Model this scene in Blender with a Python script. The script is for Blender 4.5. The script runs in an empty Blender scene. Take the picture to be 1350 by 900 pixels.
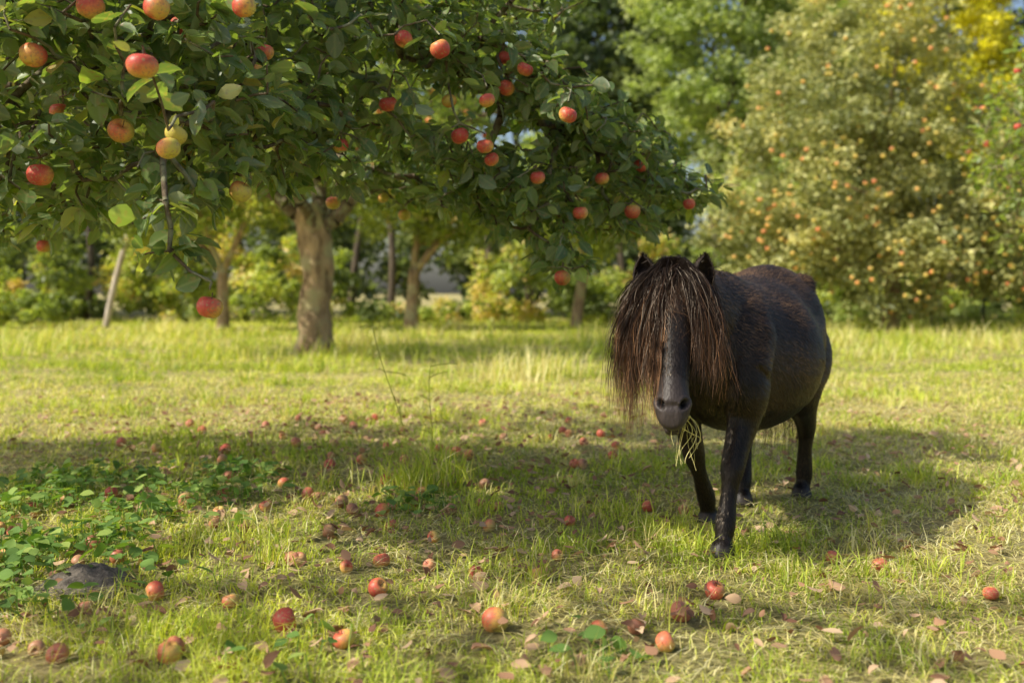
import bpy, math, numpy as np
from mathutils import Vector, Matrix
rng=np.random.default_rng(7)
sc=bpy.context.scene
# ---------------------------------------------------------------- helpers
def nrm(a):
    a=np.asarray(a,float); return a/np.maximum(np.linalg.norm(a,axis=-1,keepdims=True),1e-9)
def mk(name,V,F,mat=None,attrs=None,parent=None,origin=(0,0,0),smooth=True):
    V=np.asarray(V,np.float32); o=np.asarray(origin,np.float32)
    me=bpy.data.meshes.new(name)
    if isinstance(F,np.ndarray):
        k=F.shape[1]; n=len(F); idx=F.ravel().astype(np.int32); st=np.arange(n,dtype=np.int32)*k
    else:
        n=len(F); ln=np.array([len(f) for f in F]); st=np.concatenate([[0],np.cumsum(ln)[:-1]]).astype(np.int32)
        idx=np.concatenate([np.asarray(f) for f in F]).astype(np.int32)
    me.vertices.add(len(V)); me.vertices.foreach_set('co',(V-o).ravel())
    me.loops.add(len(idx)); me.loops.foreach_set('vertex_index',idx)
    me.polygons.add(n); me.polygons.foreach_set('loop_start',st)
    me.polygons.foreach_set('use_smooth',np.full(n,smooth))
    me.update(calc_edges=True)
    for k,v in (attrs or {}).items():
        a=me.attributes.new(k,'FLOAT','POINT'); a.data.foreach_set('value',np.asarray(v,np.float32))
    if mat: me.materials.append(mat)
    ob=bpy.data.objects.new(name,me); sc.collection.objects.link(ob); ob.location=Vector([float(x) for x in o])
    if parent is not None:
        ob.parent=parent; ob.matrix_parent_inverse=Matrix.Translation(-Vector(parent.location))
    return ob
def empty(name,loc):
    e=bpy.data.objects.new(name,None); sc.collection.objects.link(e); e.location=loc; e.empty_display_size=.2; return e
def scatter(TV,TF,pos,R,scale,attrs=None,tattrs=None):
    n=len(pos); m=len(TV)
    scale=np.asarray(scale,float)
    if scale.ndim==1: scale=scale[:,None].repeat(3,1)
    L=TV[None]*scale[:,None,:]
    V=np.einsum('nij,nmj->nmi',R,L)+pos[:,None,:]
    F=(TF[None]+(np.arange(n)*m)[:,None,None]).reshape(-1,TF.shape[1])
    A={k:np.repeat(v,m) for k,v in (attrs or {}).items()}
    for k,v in (tattrs or {}).items(): A[k]=np.tile(v,n)
    return V.reshape(-1,3),F,A
def frames(D,U):
    X=nrm(D); Z=nrm(U-(U*X).sum(1,keepdims=True)*X); Y=np.cross(Z,X)
    return np.stack([X,Y,Z],axis=2)
_w=np.random.default_rng(3); WV=_w.normal(size=(40,2)); WP=_w.uniform(0,6.28,40)
def noise2(x,y,f=1.0,s=0):
    o=0
    for i in range(8):
        k=(i+s*8)%40; o=o+np.sin((x*WV[k,0]+y*WV[k,1])*f*(1+.35*i)+WP[k])/(1+.25*i)
    return o/3.2
def ground_z(x,y): return .018*noise2(x,y,.7,1)*np.clip(np.hypot(x-.83,y-3.5)/2,.15,1)+.006*noise2(x,y,4,2)
def tube(P,ra,rb,side,n=24):
    P=np.asarray(P,float); ra=np.asarray(ra,float); rb=np.asarray(rb,float); side=np.asarray(side,float)
    T=nrm(np.gradient(P,axis=0)); A=nrm(side-(T@side)[:,None]*T); B=np.cross(T,A)
    th=np.linspace(0,2*np.pi,n,endpoint=False)
    V=(P[:,None]+A[:,None]*(ra[:,None]*np.cos(th))[...,None]+B[:,None]*(rb[:,None]*np.sin(th))[...,None]).reshape(-1,3)
    F=[]
    for i in range(len(P)-1):
        for j in range(n):
            k=(j+1)%n; F.append([i*n+j,i*n+k,(i+1)*n+k,(i+1)*n+j])
    F.append(list(range(n))[::-1]); F.append([(len(P)-1)*n+j for j in range(n)])
    return V,F
def joinVF(L):
    V=[];F=[];o=0
    for v,f in L:
        V.append(v); F+= [[i+o for i in q] for q in f]; o+=len(v)
    return np.concatenate(V),F
def resamp(P,m,*arrs):
    P=np.asarray(P,float); t=np.arange(len(P)); tt=np.linspace(0,len(P)-1,m)
    def cr(a):
        a=np.asarray(a,float); i=np.clip(tt.astype(int),0,len(a)-2); f=tt-i
        if a.ndim>1: f=f[:,None]
        p0=a[np.maximum(i-1,0)];p1=a[i];p2=a[i+1];p3=a[np.minimum(i+2,len(a)-1)]
        return .5*(2*p1+(p2-p0)*f+(2*p0-5*p1+4*p2-p3)*f**2+(3*p1-p0-3*p2+p3)*f**3)
    return [cr(P)]+[cr(a) for a in arrs]
def segs(P,Q,rp,rq,n=6):
    T=nrm(Q-P); ref=np.where(np.abs(T[:,2:3])>.9,np.array([[1.,0,0]]),np.array([[0,0,1.]]))
    A=nrm(np.cross(T,ref)); B=np.cross(T,A); th=np.linspace(0,2*np.pi,n,endpoint=False)
    c=np.cos(th)[None,:,None]; s=np.sin(th)[None,:,None]
    ring=A[:,None]*c+B[:,None]*s
    V=np.concatenate([P[:,None]+ring*rp[:,None,None],Q[:,None]+ring*rq[:,None,None]],1)
    f=np.array([[j,(j+1)%n,n+(j+1)%n,n+j] for j in range(n)])
    F=(f[None]+(np.arange(len(P))*2*n)[:,None,None]).reshape(-1,4)
    return V.reshape(-1,3),F
def ribbons(P,width,wdir=None):
    N,K,_=P.shape; T=nrm(np.gradient(P,axis=1))
    if wdir is None: wdir=nrm(rng.normal(size=(N,1,3)))
    W=nrm(np.cross(T,wdir))*width[...,None]*.5
    V=np.stack([P-W,P+W],2).reshape(-1,3)
    b=(np.arange(N)*K*2)[:,None]+(np.arange(K-1)*2)[None]
    b=b.reshape(-1); F=np.stack([b,b+1,b+3,b+2],1)
    return V,F
# ---------------------------------------------------------------- materials
def newmat(name):
    m=bpy.data.materials.new(name); m.use_nodes=True; nt=m.node_tree; nt.nodes.clear()
    return m,nt,nt.nodes,nt.links
def ramp(N,cols,interp='LINEAR'):
    r=N.new('ShaderNodeValToRGB'); e=r.color_ramp.elements; r.color_ramp.interpolation=interp
    while len(e)<len(cols): e.new(.5)
    for i,(p,c) in enumerate(cols): e[i].position=p; e[i].color=(*c,1)
    return r
def attr(N,n):
    a=N.new('ShaderNodeAttribute'); a.attribute_name=n; return a
def mixc(N,L,f,a,b,bt='MIX'):
    m=N.new('ShaderNodeMix'); m.data_type='RGBA'; m.blend_type=bt
    for s,v in ((m.inputs[0],f),(m.inputs[6],a),(m.inputs[7],b)):
        if hasattr(v,'links'): L.new(v,s)
        else: s.default_value=v if not isinstance(v,tuple) else (*v,1)
    return m.outputs[2]
def leafmat(name,cols,trans=.35,tgain=(1.6,1.7,.7),rough=.45,spec=.4,vein=False,extra=None,under=True):
    m,nt,N,L=newmat(name)
    a=attr(N,'rnd'); r=ramp(N,cols); L.new(a.outputs['Fac'],r.inputs[0]); c=r.outputs[0]
    if extra:
        b=attr(N,extra[0]); r2=ramp(N,extra[1]); L.new(a.outputs['Fac'],r2.inputs[0])
        c=mixc(N,L,b.outputs['Fac'],c,r2.outputs[0])
    if vein:
        v=attr(N,'mid'); mr=N.new('ShaderNodeMapRange'); L.new(v.outputs['Fac'],mr.inputs[0]); mr.inputs[1].default_value=0; mr.inputs[2].default_value=.06; mr.inputs[3].default_value=.5; mr.inputs[4].default_value=0
        c=mixc(N,L,mr.outputs[0],c,(.34,.40,.20))
        tc=N.new('ShaderNodeTexCoord'); no=N.new('ShaderNodeTexNoise'); no.inputs['Scale'].default_value=60; L.new(tc.outputs['Object'],no.inputs[0])
        nr=ramp(N,[(.55,(0,0,0)),(.75,(1,1,1))]); L.new(no.outputs[0],nr.inputs[0])
        c=mixc(N,L,nr.outputs[0],c,(.30,.23,.12))
    g=c
    if under:
        gm=N.new('ShaderNodeNewGeometry'); pale=mixc(N,L,.5,c,(.38,.43,.32)); g=mixc(N,L,gm.outputs['Backfacing'],c,pale)
    p=N.new('ShaderNodeBsdfPrincipled'); L.new(g,p.inputs['Base Color']); p.inputs['Roughness'].default_value=rough; p.inputs['Specular IOR Level'].default_value=spec
    t=N.new('ShaderNodeBsdfTranslucent'); tc2=mixc(N,L,1.0,c,tgain,'MULTIPLY'); L.new(tc2,t.inputs[0])
    mx=N.new('ShaderNodeMixShader'); mx.inputs[0].default_value=trans; L.new(p.outputs[0],mx.inputs[1]); L.new(t.outputs[0],mx.inputs[2])
    o=N.new('ShaderNodeOutputMaterial'); L.new(mx.outputs[0],o.inputs[0]); return m
def simplemat(name,c1,c2,scale=8,rough=.8,bump=.3,stretch=(1,1,1),spec=.3,c3=None):
    m,nt,N,L=newmat(name); tc=N.new('ShaderNodeTexCoord'); mp=N.new('ShaderNodeMapping'); mp.inputs['Scale'].default_value=stretch
    L.new(tc.outputs['Object'],mp.inputs[0]); no=N.new('ShaderNodeTexNoise'); no.inputs['Scale'].default_value=scale; no.inputs['Detail'].default_value=8; no.inputs['Roughness'].default_value=.65; L.new(mp.outputs[0],no.inputs[0])
    r=ramp(N,[(.3,c1),(.7,c2)]); L.new(no.outputs[0],r.inputs[0]); c=r.outputs[0]
    if c3:
        n2=N.new('ShaderNodeTexNoise'); n2.inputs['Scale'].default_value=scale*.35; n2.inputs['Detail'].default_value=5; L.new(tc.outputs['Object'],n2.inputs[0]); r2=ramp(N,[(.48,(0,0,0)),(.62,(1,1,1))]); L.new(n2.outputs[0],r2.inputs[0]); c=mixc(N,L,r2.outputs[0],c,c3)
    p=N.new('ShaderNodeBsdfPrincipled'); L.new(c,p.inputs['Base Color']); p.inputs['Roughness'].default_value=rough; p.inputs['Specular IOR Level'].default_value=spec
    b=N.new('ShaderNodeBump'); b.inputs['Strength'].default_value=bump; b.inputs['Distance'].default_value=.03; L.new(no.outputs[0],b.inputs['Height']); L.new(b.outputs[0],p.inputs['Normal'])
    o=N.new('ShaderNodeOutputMaterial'); L.new(p.outputs[0],o.inputs[0]); return m
def attrmat(name,att,cols,rough=.5,spec=.4,tint=None):
    m,nt,N,L=newmat(name); a=attr(N,att); r=ramp(N,cols); L.new(a.outputs['Fac'],r.inputs[0])
    p=N.new('ShaderNodeBsdfPrincipled'); L.new(r.outputs[0],p.inputs['Base Color']); p.inputs['Roughness'].default_value=rough; p.inputs['Specular IOR Level'].default_value=spec
    if tint: p.inputs['Specular Tint'].default_value=(*tint,1)
    o=N.new('ShaderNodeOutputMaterial'); L.new(p.outputs[0],o.inputs[0]); return m

M_leaf=leafmat('apple_leaf',[(0,(.08,.13,.05)),(.45,(.155,.23,.08)),(.78,(.26,.35,.10)),(.88,(.42,.42,.12)),(1,(.52,.34,.15))],.40,(1.9,1.95,.5),.42,.55,vein=True)
M_leaf2=leafmat('apple_leaf_far',[(0,(.13,.20,.04)),(.5,(.26,.35,.06)),(.9,(.46,.48,.09)),(1,(.62,.48,.13))],.45,(1.6,1.6,.4))
M_pear=leafmat('pear_leaf',[(0,(.26,.29,.10)),(.5,(.55,.55,.21)),(.9,(.80,.74,.30)),(1,(.86,.62,.22))],.35,(1.1,1.1,.5))
M_yel=leafmat('yellow_leaf',[(0,(.45,.48,.02)),(.5,(.74,.70,.03)),(1,(.85,.78,.06))],.42,(1.15,1.15,.4))
M_pale=leafmat('pale_leaf',[(0,(.27,.34,.11)),(.5,(.47,.55,.18)),(1,(.67,.68,.24))],.4,(1.2,1.3,.5))
M_dark=leafmat('wood_leaf',[(0,(.06,.09,.04)),(.5,(.14,.19,.07)),(1,(.34,.38,.13))],.35,(1.5,1.6,.55))
M_hedge=leafmat('hedge_leaf',[(0,(.11,.15,.04)),(.5,(.40,.49,.09)),(.85,(.64,.66,.14)),(1,(.72,.54,.22))],.42,(1.3,1.35,.4))
M_weed=leafmat('weed_leaf',[(0,(.11,.20,.05)),(.6,(.21,.35,.08)),(1,(.38,.48,.12))],.3,(1.4,1.5,.4),.6,.2,under=False)
M_dead=leafmat('dead_leaf',[(0,(.20,.10,.06)),(.5,(.42,.24,.14)),(1,(.66,.48,.30))],.15,(1.2,1,.8),.7,.2,under=False)
M_grass=leafmat('grass_blade',[(0,(.20,.33,.025)),(.5,(.46,.59,.045)),(1,(.80,.82,.09))],.42,(1.2,1.2,.45),.55,.3,extra=('dry',[(0,(.60,.47,.18)),(.5,(.90,.79,.38)),(1,(.97,.92,.62))]),under=False)
M_bark=simplemat('apple_bark',(.11,.07,.04),(.60,.43,.25),11,.9,1.0,(1,1,.3),.2,c3=(.42,.37,.2))
M_wbark=simplemat('wood_bark',(.05,.04,.03),(.18,.14,.10),11,.9,1.0,(1,1,.3),.2)
M_twig=simplemat('twig_bark',(.06,.045,.03),(.24,.18,.12),40,.85,.4,(1,1,1),.2,c3=(.28,.28,.17))
# ---------------------------------------------------------------- ground
a=np.sinh(np.linspace(-5.2,5.2,261)); a=a/a[-1]*400
X,Y=np.meshgrid(a,a+4); Z=ground_z(X,Y); Z=np.where(np.hypot(X,Y)>60,0,Z)
n=len(a); i=np.arange(n-1); I,J=np.meshgrid(i,i); b=(J*n+I).ravel(); F=np.stack([b,b+1,b+n+1,b+n],1)
m,nt,N,L=newmat('ground_soil'); tc=N.new('ShaderNodeTexCoord')
n1=N.new('ShaderNodeTexNoise'); n1.inputs['Scale'].default_value=1.1; n1.inputs['Detail'].default_value=8; L.new(tc.outputs['Object'],n1.inputs[0])
n2=N.new('ShaderNodeTexNoise'); n2.inputs['Scale'].default_value=55; n2.inputs['Detail'].default_value=10; n2.inputs['Roughness'].default_value=.75; L.new(tc.outputs['Object'],n2.inputs[0])
r1=ramp(N,[(.35,(.30,.36,.06)),(.65,(.64,.54,.22))]); L.new(n1.outputs[0],r1.inputs[0]); r2=ramp(N,[(.40,(.10,.07,.04)),(.62,(.76,.63,.33))]); L.new(n2.outputs[0],r2.inputs[0])  # soil and straw tones, darkened in the crevices as painted shade
c=mixc(N,L,.65,r1.outputs[0],r2.outputs[0]); p=N.new('ShaderNodeBsdfPrincipled'); L.new(c,p.inputs['Base Color']); p.inputs['Roughness'].default_value=.95; p.inputs['Specular IOR Level'].default_value=.1
bu=N.new('ShaderNodeBump'); bu.inputs['Strength'].default_value=1; bu.inputs['Distance'].default_value=.03; L.new(n2.outputs[0],bu.inputs['Height']); L.new(bu.outputs[0],p.inputs['Normal'])
o=N.new('ShaderNodeOutputMaterial'); L.new(p.outputs[0],o.inputs[0])
mk('ground',np.stack([X.ravel(),Y.ravel(),Z.ravel()],1),F,m)
# ---------------------------------------------------------------- fallen apple positions
FA=[(-.53,2.33),(-.04,2.34),(-1.18,4.15),(-1.33,4.3),(-1.12,3.85),(-.63,3.68),(-.57,3.55),(-.89,3.6),(-2.0,5.1),(-1.75,4.9),(-1.4,5.35),(-.2,4.7),(.48,4.75),(.2,5.3),(.31,5.4),(.37,5.1),(.32,4.5),(-1.6,3.2),(-1.15,2.9),(-1.05,2.45),(.53,2.6),(.95,2.95),(.29,2.32),(.2,2.3),(-1.3,2.5),(-.73,2.12),(-.4,3.3),(-1.0,3.35),(.5,3.65),(.62,3.6),(-.1,2.75),(-1.28,3.05),(1.25,2.6)]
rA=np.random.default_rng(21)
for k in range(95): FA.append((rA.normal(-.8,.85),rA.uniform(2.1,6.2)))
FA=np.array(FA)
# ---------------------------------------------------------------- grass
def blades(x,y,h,w,lean,dry,rnd):
    n=len(x); az=rng.uniform(0,2*np.pi,n); dx=np.cos(az);dy=np.sin(az)
    fa=az+np.pi/2+rng.normal(0,.5,n); wx=np.cos(fa);wy=np.sin(fa); z=ground_z(x,y)-.004
    V=np.zeros((n,5,3))
    for k,(t,ww) in enumerate(((0,1),(.5,.85))):
        off=lean*h*t**1.9; zz=h*(t-.2*t**2*np.minimum(lean,1.2))
        for s in (0,1):
            sg=(s*2-1)*.5*w*ww
            V[:,k*2+s,0]=x+dx*off+wx*sg; V[:,k*2+s,1]=y+dy*off+wy*sg; V[:,k*2+s,2]=z+zz
    V[:,4,0]=x+dx*lean*h; V[:,4,1]=y+dy*lean*h; V[:,4,2]=z+h*(1-.35*np.minimum(lean,1.8))
    T=np.array([[0,1,3],[0,3,2],[2,3,4]])
    F=(T[None]+(np.arange(n)*5)[:,None,None]).reshape(-1,3)
    return V.reshape(-1,3),F,{'rnd':np.repeat(rnd,5),'dry':np.repeat(dry,5)}
NB=430000
u=rng.random(NB); d=(1.3**.4+u*(30**.4-1.3**.4))**2.5; an=rng.uniform(-.66,.66,NB)
x=np.sin(an)*d; y=np.cos(an)*d-.5
pn3=noise2(x,y,9,4); pk=noise2(x,y,5.5,0)
keep=rng.random(NB)<np.clip(.76+.8*pk+.35*pn3,.30,1)
x=x[keep];y=y[keep];d=d[keep];pn3=pn3[keep];pk=pk[keep];NB=len(x)
pn=noise2(x,y,.8,0); pn2=noise2(x,y,3.2,3)
tuft=np.clip(pn2-.15,0,1)
far=np.clip((y-16)/6,0,1)
h=(.015+.038*rng.random(NB)**1.3)*(1+2.9*tuft**1.2)*(1+.02*d)*(1+1.1*far*rng.random(NB))
near_ap=np.ones(NB)
for ax_,ay_ in FA: near_ap=np.minimum(near_ap,np.clip((np.hypot(x-ax_,(y-ay_+.03)*.8)-.02)/.05,.25,1))
h*=near_ap
dry_sun_p=np.clip(.50+.45*pn-.5*tuft+.38*pn3-.25*pk+.10*(y>5.6)*(y<9.5)+.14*(x>.8)*(y<6)-.20*np.exp(-((x+.8)**2+(y-4.6)**2)/1.5),.05,.94)  # dryness; also paints sunlight into the mid-distance band as paler straw
dr=rng.random(NB)<dry_sun_p
dry=np.where(dr,rng.uniform(.6,1,NB),rng.uniform(0,.25,NB))
lean=np.where(dr,rng.uniform(.6,3.4,NB),rng.uniform(.2,1.6,NB)); h=np.where(dr,h*.72,h)
w=.0016*d**.84*rng.uniform(.7,1.2,NB)
rnd=np.clip(rng.normal(.48,.24,NB)+.34*noise2(x,y,1.7,2)+.2*pn3,0,1)
parts=[blades(x,y,h,w,lean,dry,rnd)]
TC=[(-.39,4.0,260,.2,.1,.15),(-.3,4.05,80,.28,.06,.2),(-1.35,2.15,90,.22,.12,.1),(-1.5,2.3,60,.2,.1,.1),(-1.2,1.95,50,.22,.08,.1),(.05,9.0,240,.40,.3,.8),(.4,9.6,160,.34,.3,.8),(-1.9,10.5,150,.24,.5,.3),(-.05,2.7,120,.1,.08,.1),(.3,3.6,90,.1,.08,.3),(-.9,3.1,110,.1,.1,.2),(3.1,7.5,160,.18,.5,.2),(-3.2,12,300,.32,.6,.3),(-1.9,12.2,200,.34,.35,.4)]
for k in range(110):
    yy=rng.uniform(11.5,23); TC.append((rng.uniform(-.6,.6)*yy,yy,90,rng.uniform(.15,.45),rng.uniform(.15,.5),rng.choice([.15,.7])))
for k in range(150):
    yy=rng.uniform(1.9,9); TC.append((rng.uniform(-.55,.55)*yy,yy,int(rng.integers(15,60)),rng.uniform(.06,.16),rng.uniform(.02,.07),rng.choice([.1,.7])))
for (cx,cy,n,hh,sp,dd) in TC:
    xx=cx+rng.normal(0,sp,n); yy=cy+rng.normal(0,sp,n); q=rng.random(n)<dd
    parts.append(blades(xx,yy,hh*rng.uniform(.4,1.1,n),np.full(n,.0016*max(cy,2)**.8),rng.uniform(.15,1.1,n),np.where(q,.85,.1),rng.uniform(.1,1,n)))
n=60000; yy=rng.uniform(0,1,n)**.8*8+1.6; xx=rng.uniform(-.62,.62,n)*(yy+.6)
nz=noise2(xx,yy,2.2,4)+.4*(xx>.6)+.4*noise2(xx,yy,6,1); kk=rng.random(n)<np.clip(.5+.8*nz,.08,1); xx=xx[kk];yy=yy[kk];n=len(xx)
b_=blades(xx,yy,rng.uniform(.010,.024,n),.0013*yy**.7,rng.uniform(3,8,n),np.ones(n),rng.uniform(.1,1,n)); b_[0][:,2]+=np.repeat(rng.uniform(.008,.034,n),5); parts.append(b_)
V=np.concatenate([p[0] for p in parts]); o=0; Fs=[]
for p in parts: Fs.append(p[1]+o); o+=len(p[0])
mk('grass',V,np.concatenate(Fs),M_grass,{k:np.concatenate([p[2][k] for p in parts]) for k in ('rnd','dry')})
St=[]
for (cx,cy,hh,lx) in [(-.40,4.0,.66,-.14),(-.36,4.02,.5,.05),(-.43,3.98,.42,-.05),(.5,9,.6,.1),(3.3,8,.5,-.1),(2.2,4.3,.32,.2)]:
    t=np.linspace(0,1,12)[:,None]; base=np.array([cx,cy,0]); P=base+np.array([lx,0,hh])*t+np.array([.02,0,0])*np.sin(t*5)
    St.append(P)
    for k in range(9):
        q=P[rng.integers(5,12)]; dd=np.array([rng.normal(0,.05),rng.normal(0,.05),rng.uniform(.0,.06)]); St.append(q+dd*t+np.array([0,0,-.02])*t**2)
St=np.array(St); V,F=ribbons(St,np.full(St.shape[:2],.0035)); mk('weed_stalks',V,F,M_grass,{'rnd':np.full(len(V),.1),'dry':np.full(len(V),.5)})
# ---------------------------------------------------------------- leaf templates
def leaf_template(wd=.28,fold=.07,curl=.16):
    ts=[0,.18,.42,.7,.9,1.0]; ws=[.02,.19,.28,.21,.09,0.0]
    V=[];mid=[]
    for t,w_ in zip(ts,ws):
        z=-curl*t*t
        V+= [[t,-w_,z+fold*(w_>.03)],[t,0,z],[t,w_,z+fold*(w_>.03)]]; mid+=[w_,0,w_]
    F=[]
    for i in range(5):
        a=i*3
        for k in (0,1): F+= [[a+k,a+3+k,a+4+k],[a+k,a+4+k,a+1+k]]
    return np.array(V),np.array(F),np.array(mid)
LV,LF,LM=leaf_template()
DV=np.array([[0,0,0],[.5,-.3,.06],[1,0,-.1],[.5,.3,.06]]); DF=np.array([[0,1,2],[0,2,3]])
# ---------------------------------------------------------------- apples
prof=[(0,.30),(.10,.31),(.22,.40),(.40,.47),(.58,.44),(.76,.29),(.86,.05),(.82,-.22),(.66,-.44),(.44,-.58),(.25,-.60),(.12,-.53),(0,-.50)]
pr,pz=resamp(np.array(prof),22)[0].T; pr[0]=pr[-1]=0
th=np.linspace(0,2*np.pi,18,endpoint=False); AV=np.array([[r*np.cos(t)*1.12,r*np.sin(t)*1.12,z*1.5] for r,z in zip(np.maximum(pr,.001),pz) for t in th])
AF=[]
for i in range(21):
    for j in range(18):
        k=(j+1)%18; a0,b0,c0,d0=i*18+j,i*18+k,(i+1)*18+k,(i+1)*18+j; AF+= [[a0,d0,c0],[a0,c0,b0]]
stem=tube([[0,0,.4],[.02,0,.75],[.08,0,1.15]],[.035,.03,.045],[.035,.03,.045],(1,0,0),6)
o=len(AV); AF=AF+[[f[0]+o,f[1]+o,f[2]+o] for f in stem[1] if len(f)==4]+[[f[0]+o,f[2]+o,f[3]+o] for f in stem[1] if len(f)==4]
isst=np.concatenate([np.zeros(len(AV)),np.ones(len(stem[0]))]); AV=np.concatenate([AV,stem[0]]); AF=np.array(AF)
m,nt,N,L=newmat('apple_skin'); a=attr(N,'blush'); tc=N.new('ShaderNodeTexCoord'); no=N.new('ShaderNodeTexNoise'); no.inputs['Scale'].default_value=75; no.inputs['Detail'].default_value=8; no.inputs['Roughness'].default_value=.7; L.new(tc.outputs['Object'],no.inputs[0])
ad=N.new('ShaderNodeMath'); ad.operation='MULTIPLY_ADD'; L.new(no.outputs[0],ad.inputs[0]); ad.inputs[1].default_value=.9; L.new(a.outputs['Fac'],ad.inputs[2])
r=ramp(N,[(.3,(.62,.52,.10)),(.55,(.78,.42,.10)),(.78,(.72,.18,.08)),(1.0,(.55,.07,.05))]); L.new(ad.outputs[0],r.inputs[0])
vo=N.new('ShaderNodeTexNoise'); vo.inputs['Scale'].default_value=150; vo.inputs['Detail'].default_value=4; L.new(tc.outputs['Object'],vo.inputs[0]); vr=ramp(N,[(.54,(0,0,0)),(.66,(.8,.8,.8))]); L.new(vo.outputs[0],vr.inputs[0]); c=mixc(N,L,vr.outputs[0],r.outputs[0],(.44,.28,.12))
b2=attr(N,'rot'); c=mixc(N,L,b2.outputs['Fac'],c,(.46,.24,.14)); b3=attr(N,'st'); c=mixc(N,L,b3.outputs['Fac'],c,(.1,.07,.04)); p=N.new('ShaderNodeBsdfPrincipled'); L.new(c,p.inputs['Base Color']); p.inputs['Roughness'].default_value=.45; p.inputs['Specular IOR Level'].default_value=.4
oo=N.new('ShaderNodeOutputMaterial'); L.new(p.outputs[0],oo.inputs[0]); M_apple=m
def apples(name,pos,rad,red,rot,parent=None,tumble=False):
    pos=np.asarray(pos,float); n=len(pos); U=np.tile([0,0,1.],(n,1))+rng.normal(0,.25 if not tumble else 1.2,(n,3)); D=rng.normal(size=(n,3)); D-= (D*nrm(U)).sum(1,keepdims=True)*nrm(U)
    R=frames(D,nrm(U)); sc3=np.asarray(rad)[:,None]*np.stack([rng.uniform(.94,1.05,n),rng.uniform(.94,1.05,n),rng.uniform(.84,.98,n)],1)
    V,F,A=scatter(AV,AF,pos,R,sc3,None,{'st':isst}); W=nrm((V.reshape(n,-1,3)-pos[:,None]))
    dr=nrm(np.array([-.7,-.4,.5])+rng.normal(0,.7,(n,3)))
    bl=np.asarray(red)[:,None]+.42*(W*dr[:,None]).sum(2)
    rt=np.asarray(rot)[:,None]*np.ones_like(bl)
    return mk(name,V,F,M_apple,{'blush':bl.ravel(),'rot':rt.ravel(),'st':A['st']},parent)
# ---------------------------------------------------------------- tree growth
def grow(polys,att,tipr=.0022,ex=.45,sub=.12):
    P=[];par=[];pl=[];rmin=[]
    for pts,pi,r0,r1 in polys:
        pts=np.asarray(pts,float); Ln=np.linalg.norm(np.diff(pts,axis=0),axis=1).sum(); m=max(int(Ln/sub),4)
        q=resamp(pts,m)[0]
        if P: k=int(np.argmin(np.linalg.norm(np.array(P)-q[0],axis=1)))
        else: k=-1
        for i in range(m):
            P.append(q[i]+(rng.normal(0,.012,3) if i else 0)); par.append(k); pl.append((pl[k]+np.linalg.norm(P[-1]-P[k])) if k>=0 else 0); rmin.append(r0+(r1-r0)*i/(m-1)); k=len(P)-1
    ns=len(P); att=np.asarray(att); n=len(att)
    best=np.full(n,1e9); bp=np.zeros(n,int)
    for k in range(ns):
        if k<6: continue
        dd=np.linalg.norm(att-P[k],axis=1)+.12*pl[k]; mk_=dd<best; best[mk_]=dd[mk_]; bp[mk_]=k
    alive=np.ones(n,bool)
    for it in range(n):
        j=int(np.argmin(np.where(alive,best,1e9))); alive[j]=False; k=bp[j]; P.append(att[j]); par.append(k); L_=np.linalg.norm(att[j]-P[k]); pl.append(pl[k]+L_*1.6); rmin.append(0)
        dd=np.linalg.norm(att-att[j],axis=1)+.12*pl[-1]; mk_=alive&(dd<best); best[mk_]=dd[mk_]; bp[mk_]=len(P)-1
    P=np.array(P); par=np.array(par); cnt=np.ones(len(P))
    for k in range(len(P)-1,0,-1):
        if par[k]>=0 : cnt[par[k]]+=cnt[k]
    r=np.maximum(tipr*cnt**ex,np.array(rmin)); 
    return P,par,r,ns
def wood(name,P,par,r,parent,mat,n=6):
    k=np.where(par>=0)[0]; A=P[par[k]]; B=P[k]; ra=np.minimum(r[par[k]],r[k]*1.35); rb=r[k]; Ln=np.linalg.norm(B-A,axis=1)
    Mid=(A+B)/2+rng.normal(0,1,A.shape)*(.1*np.minimum(Ln,.25))[:,None]; rm=(ra+rb)/2*1.02
    V1,F1=segs(A,Mid,ra,rm,n); V2,F2=segs(Mid,B,rm,rb,n)
    return mk(name,np.concatenate([V1,V2]),np.concatenate([F1,F2+len(V1)]),mat,None,parent)
def leaves(name,P,par,ns,k,size,parent,mat,detailed=True,avoid=None,sp=.035):
    idx=np.repeat(np.arange(ns,len(P)),k); n=len(idx); t=rng.random(n)**.6
    base=P[idx]*t[:,None]+P[par[idx]]*(1-t)[:,None]
    ed=nrm(P[idx]-P[par[idx]]); D=nrm(ed*.5+rng.normal(0,1,(n,3))*np.array([1,1,.55])+np.array([0,0,-.25])); pos=base+rng.normal(0,sp*.4,(n,3))+D*.012
    if avoid is not None:
        av=np.asarray(avoid); keep=np.ones(n,bool); c_=pos+D*.035
        for a_ in av:
            keep&=np.linalg.norm(c_-a_,axis=1)>.066
            for oy in (.07,.14,.21): keep&=np.linalg.norm(c_-(a_+np.array([0,-oy,0])),axis=1)>.055
        pos=pos[keep];D=D[keep];n=len(pos)
    U=np.array([0,-.15,1.])+rng.normal(0,.6,(n,3)); R=frames(D,U); s=size*rng.uniform(.5,1.2,n)
    clr=np.clip(rng.beta(2.0,2.4,n)+.18*noise2(pos[:,0]*2,pos[:,2]*2+pos[:,1],2,1),0,1)
    if detailed: V,F,A=scatter(LV,LF,pos,R,np.stack([s,s*rng.uniform(.9,1.4,n),s*rng.uniform(.3,2.6,n)],1),{'rnd':clr},{'mid':LM})
    else: V,F,A=scatter(DV,DF,pos,R,s,{'rnd':clr})
    return mk(name,V,F,mat,A,parent)
def inell(c,r,n):
    v=nrm(rng.normal(size=(n,3)))*(rng.random(n)**.4)[:,None]; return np.array(c)+v*np.array(r)
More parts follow.
